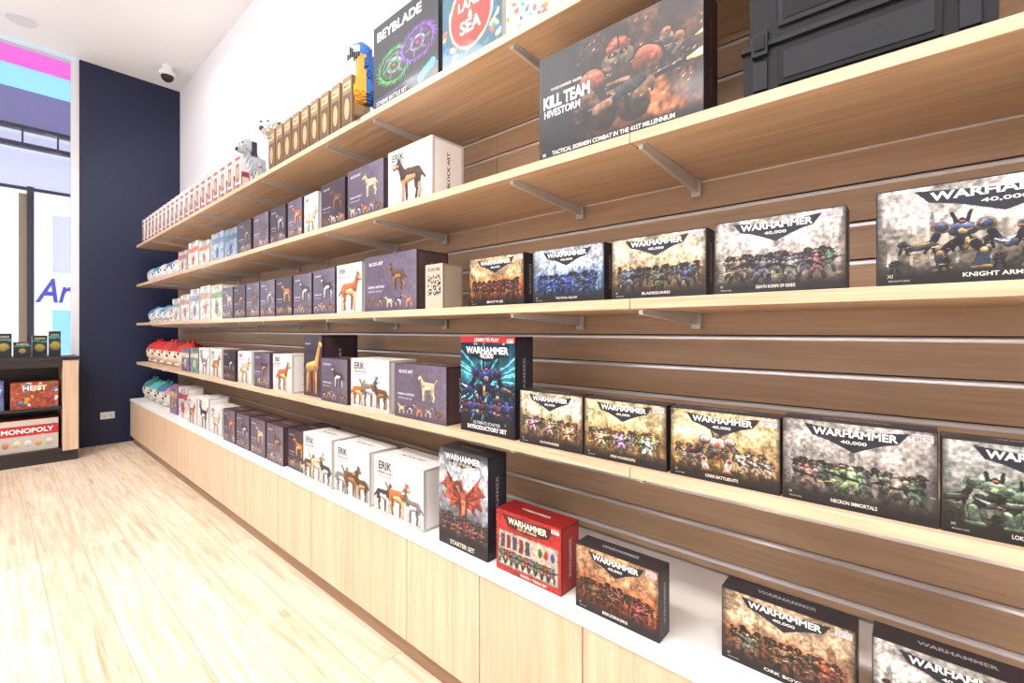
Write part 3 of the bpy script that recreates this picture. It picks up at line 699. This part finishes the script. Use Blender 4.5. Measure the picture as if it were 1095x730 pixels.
for k in range(90): c.ell(random.uniform(0,.9),random.uniform(0,1),.03,.05,random.choice([(190,166,126),(176,90,60),(60,110,100),(196,184,166),(40,90,130)]),random.uniform(0,3))
c.ell(.45,.5,.34,.37,(200,190,170));c.ell(.45,.5,.31,.34,(170,50,42));c.warp(.02,9,8)
carton('jigsaw_puzzle_box',XF,1.29,.29,.32,.06,A_,c,(190,180,166),[('LAND',.5,.62,.42,(230,220,200),dict(bold=.03)),('&',.5,.5,.08,(230,220,200)),('SEA',.5,.38,.36,(230,220,200),dict(bold=.03))],0,'PUZZLE',side_txt_col=(60,60,60))
c=Cv(.9,90);c.fill((190,180,164))
for k in range(90): c.ell(random.uniform(0,.9),random.uniform(0,1),.035,.02,random.choice([(80,150,160),(190,120,60),(184,80,90),(70,90,130)]),random.uniform(0,3))
c.warp(.04,6,2)
carton('jigsaw_puzzle_box',XF,.98,.3,.32,.06,A_,c,(90,150,166),[('MANDALA',.5,.5,.6,(60,60,90),dict(bold=.03))],0,'PUZZLE')
c=party_cv(1.2,77,base=(60,80,150));carton('jigsaw_puzzle_box',XF,.62,.36,.3,.06,A_,c,(60,80,150),[('OCEAN',.5,.5,.6,(250,250,250))])

# ------------------------------------------------------------------ animal kit boxes
K=kit_box
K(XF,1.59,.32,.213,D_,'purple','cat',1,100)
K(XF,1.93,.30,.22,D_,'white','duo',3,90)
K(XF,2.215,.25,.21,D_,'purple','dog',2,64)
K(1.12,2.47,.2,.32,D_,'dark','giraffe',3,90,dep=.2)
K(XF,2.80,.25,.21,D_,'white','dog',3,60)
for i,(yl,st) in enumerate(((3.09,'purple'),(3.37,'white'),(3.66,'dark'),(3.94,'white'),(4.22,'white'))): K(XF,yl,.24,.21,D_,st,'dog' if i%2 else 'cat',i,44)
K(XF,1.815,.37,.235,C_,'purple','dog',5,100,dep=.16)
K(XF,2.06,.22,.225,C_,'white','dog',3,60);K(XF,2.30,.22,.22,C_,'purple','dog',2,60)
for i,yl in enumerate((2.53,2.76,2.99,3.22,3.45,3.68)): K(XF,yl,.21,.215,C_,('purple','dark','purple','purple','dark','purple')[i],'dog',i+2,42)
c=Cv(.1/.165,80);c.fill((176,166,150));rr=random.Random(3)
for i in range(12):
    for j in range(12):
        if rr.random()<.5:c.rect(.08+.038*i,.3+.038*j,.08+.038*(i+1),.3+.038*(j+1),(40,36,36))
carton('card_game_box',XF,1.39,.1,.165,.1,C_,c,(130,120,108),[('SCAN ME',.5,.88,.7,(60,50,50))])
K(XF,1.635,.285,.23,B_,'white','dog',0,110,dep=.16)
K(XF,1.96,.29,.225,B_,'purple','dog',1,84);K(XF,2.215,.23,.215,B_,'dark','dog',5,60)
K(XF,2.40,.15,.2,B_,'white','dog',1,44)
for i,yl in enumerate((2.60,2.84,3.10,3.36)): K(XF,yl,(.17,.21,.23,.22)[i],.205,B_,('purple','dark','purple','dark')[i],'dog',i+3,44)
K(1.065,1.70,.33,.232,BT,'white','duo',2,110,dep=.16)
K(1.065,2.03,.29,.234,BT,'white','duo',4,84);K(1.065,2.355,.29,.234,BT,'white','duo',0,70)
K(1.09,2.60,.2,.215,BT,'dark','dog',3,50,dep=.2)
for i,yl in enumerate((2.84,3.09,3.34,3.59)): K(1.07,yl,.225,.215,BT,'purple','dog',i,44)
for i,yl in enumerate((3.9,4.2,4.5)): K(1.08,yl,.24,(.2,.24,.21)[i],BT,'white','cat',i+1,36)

def simple_box(Yl,w,h,z,base,acc,seed,Xf=1.1,dep=.12,name='toy_gift_box'):
    c=Cv(w/h,34);c.fill(base);c.rect(0,.62,3,.8,acc);c.ell(w/h/2,.34,.18,.2,acc);c.ell(w/h/2,.38,.08,.08,sc_(acc,.6))
    for k in range(6): c.ell(random.uniform(0,w/h),random.uniform(0,.55),.05,.05,random.choice([(180,120,60),(80,110,150),(190,190,180),(130,60,60)]))
    c.warp(.04,7,seed);c.mod(c.fbm(9,seed,2),.3)
    return carton(name,Xf,Yl,w,h,dep,z,c,sc_(base,.92),[('TOYS',.5,.9,.5,(70,60,70))])
for i,(yl,w,h,b,a_) in enumerate([(3.66,.24,.2,(120,134,152),(70,90,120)),(3.95,.26,.21,(146,160,174),(90,110,130)),(4.25,.24,.19,(196,192,186),(184,110,60)),(4.55,.26,.22,(200,196,192),(190,100,50)),(4.85,.24,.18,(184,176,166),(150,80,80))]): simple_box(yl,w,h,B_,b,a_,i)
for i,(yl,w,h,b,a_) in enumerate([(3.95,.23,.25,(200,196,178),(110,140,100)),(4.22,.24,.26,(206,204,198),(174,140,120)),(4.5,.24,.25,(198,196,192),(130,140,150)),(4.78,.24,.22,(202,200,196),(170,120,120)),(5.06,.24,.2,(196,190,180),(130,150,140))]): simple_box(yl,w,h,C_,b,a_,i)
for i,(yl,w,h,b,a_) in enumerate([(4.5,.22,.2,(90,130,116),(190,180,160)),(4.76,.22,.19,(110,90,120),(190,180,160))]): simple_box(yl,w,h,D_,b,a_,i)
for i,(yl,w,h,b,a_) in enumerate([(4.85,.26,.26,(196,186,184),(150,60,70)),(5.15,.24,.24,(120,100,140),(180,150,90))]): simple_box(yl,w,h,BT,b,a_,i)

# ------------------------------------------------------------------ top-shelf rows
mb=MB()
for i in range(20):
    yc=6.26-.15*i;z=A_+.0005;w=.085;h=.26
    mb.box(1.1,1.17,yc-w/2,yc+w/2,z,z+h,(216,210,208))
    mb.quad((1.0996,yc+w/2,z+.0),(0,-w,0),(0,0,.045),(150,50,46));mb.quad((1.0996,yc+w/2,z+h*.8),(0,-w,0),(0,0,h*.08),(165,60,54))
    mb.quad((1.0994,yc+w*.36,z+.06),(0,-w*.72,0),(0,0,h*.48),(110,90,86))
    mb.sphere((1.0995,yc,z+.125),(.0015,.02,.04),(196,150,120),10,6)
    mb.quad((1.11,yc-w/2-.0004,z),(.05,0,0),(0,0,h*.5),(150,60,60));mb.quad((1.115,yc-w/2-.0006,z+.03),(.04,0,0),(0,0,h*.25),(210,200,190))
    mb.box(1.12,1.15,yc-.012,yc+.012,z+h,z+h+.025,(196,192,190))
mb.obj('figurine_box_row',[M_card])
mb=MB()
for i in range(9):
    yc=2.85-.108*i;z=A_+.0005;w=.082;h=.25
    mb.box(1.1,1.18,yc-w/2,yc+w/2,z,z+h,(136,110,80))
    mb.quad((1.0996,yc+w*.42,z+.02),(0,-w*.84,0),(0,0,h*.6),(86,64,44));mb.sphere((1.0994,yc,z+.1),(.0015,.022,.05),(180,150,104),12,8)
    mb.quad((1.0994,yc+w*.4,z+h*.76),(0,-w*.8,0),(0,0,h*.14),(200,176,140))
    put_text(mb,'BEAST',(1.099,yc+w/2,z),(0,-1,0),(0,0,1),(-1,0,0),w,h,w/2,h*.83,w*.6,(60,44,30),lay=1)
    mb.quad((1.115,yc-w/2-.0004,z+.02),(.05,0,0),(0,0,h*.8),(170,144,104))
mb.obj('creature_figure_box_row',[M_card])

# ------------------------------------------------------------------ brick-built voxel models
def voxel(name,fn,bb,s,loc,rotz,scale=1):
    (x0,x1),(y0,y1),(z0,z1)=bb
    cells={}
    nx=int((x1-x0)/s);ny=int((y1-y0)/s);nz=int((z1-z0)/s)
    for i in range(nx):
        for j in range(ny):
            for k in range(nz):
                c=fn(x0+(i+.5)*s,y0+(j+.5)*s,z0+(k+.5)*s)
                if c: cells[(i,j,k)]=c
    mb=MB();g=s*.04
    for (i,j,k),c in cells.items():
        if all(((i+a,j+b,k+d) in cells) for a,b,d in((1,0,0),(-1,0,0),(0,1,0),(0,-1,0),(0,0,1),(0,0,-1))): continue
        mb.box(x0+i*s+g,x0+(i+1)*s-g,y0+j*s+g,y0+(j+1)*s-g,z0+k*s,z0+(k+1)*s-g,c)
        if (i,j,k+1) not in cells: mb.cyl((x0+(i+.5)*s,y0+(j+.5)*s,z0+(k+1)*s-g),s*.3,s*.3,s*.2,c,seg=8)
    return mb.obj(name,[M_plastic],loc=loc,rotz=rotz,scale=scale)
def inell(x,y,z,c,r): return sum(((p-q)/w)**2 for p,q,w in zip((x,y,z),c,r))<1
def incap(x,y,z,a,b,r1,r2):
    A=np.array(a);Bv=np.array(b)-A;P=np.array((x,y,z))-A;t=min(1,max(0,P.dot(Bv)/Bv.dot(Bv)));return np.linalg.norm(P-Bv*t)<r1+(r2-r1)*t
def macaw(x,y,z):
    if z<.012 and abs(x)<.05 and abs(y)<.045: return (70,50,36)
    if incap(x,y,z,(0,0,.01),(0,0,.06),.012,.012): return (96,70,46)
    if incap(x,y,z,(.055,0,.275),(.07,0,.245),.014,.006): return (28,28,30)
    if inell(x,y,z,(.02,0,.275),(.042,.034,.036)):
        if x>.03 and z<.29 : return (216,214,206) if z>.26 else (30,34,30)
        return (40,110,60) if z>.295 and x>.02 else (24,104,186)
    if incap(x,y,z,(-.012,.03,.22),(-.045,.03,.07),.028,.014) or incap(x,y,z,(-.012,-.03,.22),(-.045,-.03,.07),.028,.014): return (20,84,160)
    if incap(x,y,z,(.01,0,.25),(-.0,0,.12),.032,.05):
        return (226,160,30) if x>.004 else (22,96,180)
    if incap(x,y,z,(-.03,0,.11),(-.06,0,.015),.024,.012): return (24,86,170)
    return None
voxel('brick_built_macaw',macaw,((-.1,.1),(-.056,.056),(0,.32)),.008,(1.12,1.845,A_+.0005),math.radians(150),1.12)
def mkdog(body,ear):
    def f(x,y,z):
        for sx in(-.07,.06):
            for sy in(-.028,.028):
                if incap(x,y,z,(sx,sy,.09),(sx+(.01 if sx<0 else 0),sy,.0),.022,.016): return ear if (sx<0 and z>.06) else body
        if incap(x,y,z,(-.075,0,.12),(-.12,0,.19),.016,.012): return ear
        if incap(x,y,z,(.12,0,.21),(.155,0,.2),.024,.018): return (30,30,32) if x>.165 else body
        if abs(abs(y)-.036)<.011 and .17<z<.25 and .075<x<.105: return ear
        if incap(x,y,z,(.105,0,.225),(.11,0,.228),.042,.042):
            if x>.135 and abs(abs(y)-.018)<.007 and .23<z<.245: return (20,20,22)
            return body
        if incap(x,y,z,(.07,0,.13),(.1,0,.2),.042,.034): return body
        if incap(x,y,z,(-.06,0,.12),(.06,0,.125),.045,.052): return ear if (z>.12 and -.06<x<0) else body
        return None
    return f
voxel('brick_built_dog',mkdog((226,224,222),(40,40,46)),((-.14,.19),(-.07,.07),(0,.28)),.009,(1.24,3.0,A_+.0005),math.radians(212),1.3)
voxel('brick_built_dog',mkdog((180,186,194),(36,40,50)),((-.14,.19),(-.07,.07),(0,.28)),.009,(1.22,3.24,A_+.0005),math.radians(185),1.1)

# ------------------------------------------------------------------ plush toys
def plush(x,y,z,r,body,face,kind=0):
    mb=MB()
    def fn(q): return face if (q[0]<-.55 and abs(q[2]+.1)<.6 and q[2]<.25) else body
    mb.sphere((0,0,r*.88),(r*.95,r*1.05,r*.88),body,28,18,fn=fn)
    for s_ in(-1,1):
        if kind==0: mb.sphere((0,s_*r*.55,r*1.62),(r*.16,r*.26,r*.36),body)
        else: mb.sphere((0,s_*r*.7,r*1.5),(r*.2,r*.3,r*.3),body)
        mb.sphere((-r*.84,s_*r*.35,r*1.0),(r*.09,r*.1,r*.12),(20,20,24),12,8)
        mb.sphere((-r*.35,s_*r*.72,r*.17),(r*.35,r*.24,r*.16),face)
        mb.sphere((-r*.55,s_*r*.78,r*.6),(r*.22,r*.2,r*.24),face)
    mb.sphere((-r*.95,0,r*.82),(r*.1,r*.14,r*.09),(60,44,44),12,8)
    return mb.obj('plush_toy',[M_plush],loc=(x,y,z+.001),smooth=True)
for i in range(5):
    plush(1.24,6.2-.29*i,D_,.13,[(176,36,34),(186,44,38),(176,50,44),(150,40,40),(180,50,44)][i],(216,200,180),i%2)
    plush(1.22,6.2-.225*i,C_,.09,[(60,120,160),(190,190,194),(70,140,170),(174,150,160),(70,100,150)][i],(206,206,206),i%2)
    plush(1.22,6.2-.25*i,B_,.1,[(150,160,170),(60,130,164),(192,190,194),(100,116,150),(190,170,160)][i],(206,206,210),(i+1)%2)
for i in range(4): plush(1.22,6.3-.3*i,BT,.125,[(50,110,110),(80,150,150),(60,100,130),(174,120,130)][i],(196,190,180),i%2)

# ------------------------------------------------------------------ world, camera
w=bpy.data.worlds.new('w');C.scene.world=w;w.use_nodes=True
w.node_tree.nodes['Background'].inputs[0].default_value=(.9,.94,1,1);w.node_tree.nodes['Background'].inputs[1].default_value=.9
cam=bpy.data.cameras.new('cam');co=bpy.data.objects.new('camera',cam);C.collection.objects.link(co)
co.location=(0,0,Zc);co.rotation_euler=(math.pi/2,0,math.radians(-48.8))
cam.sensor_width=36;cam.lens=490/1095*36;cam.shift_y=-12/1095;cam.clip_start=.02
C.scene.camera=co
C.scene.view_settings.view_transform='Standard'
C.scene.view_settings.look='None'
print('OBJ',len(bpy.data.objects))
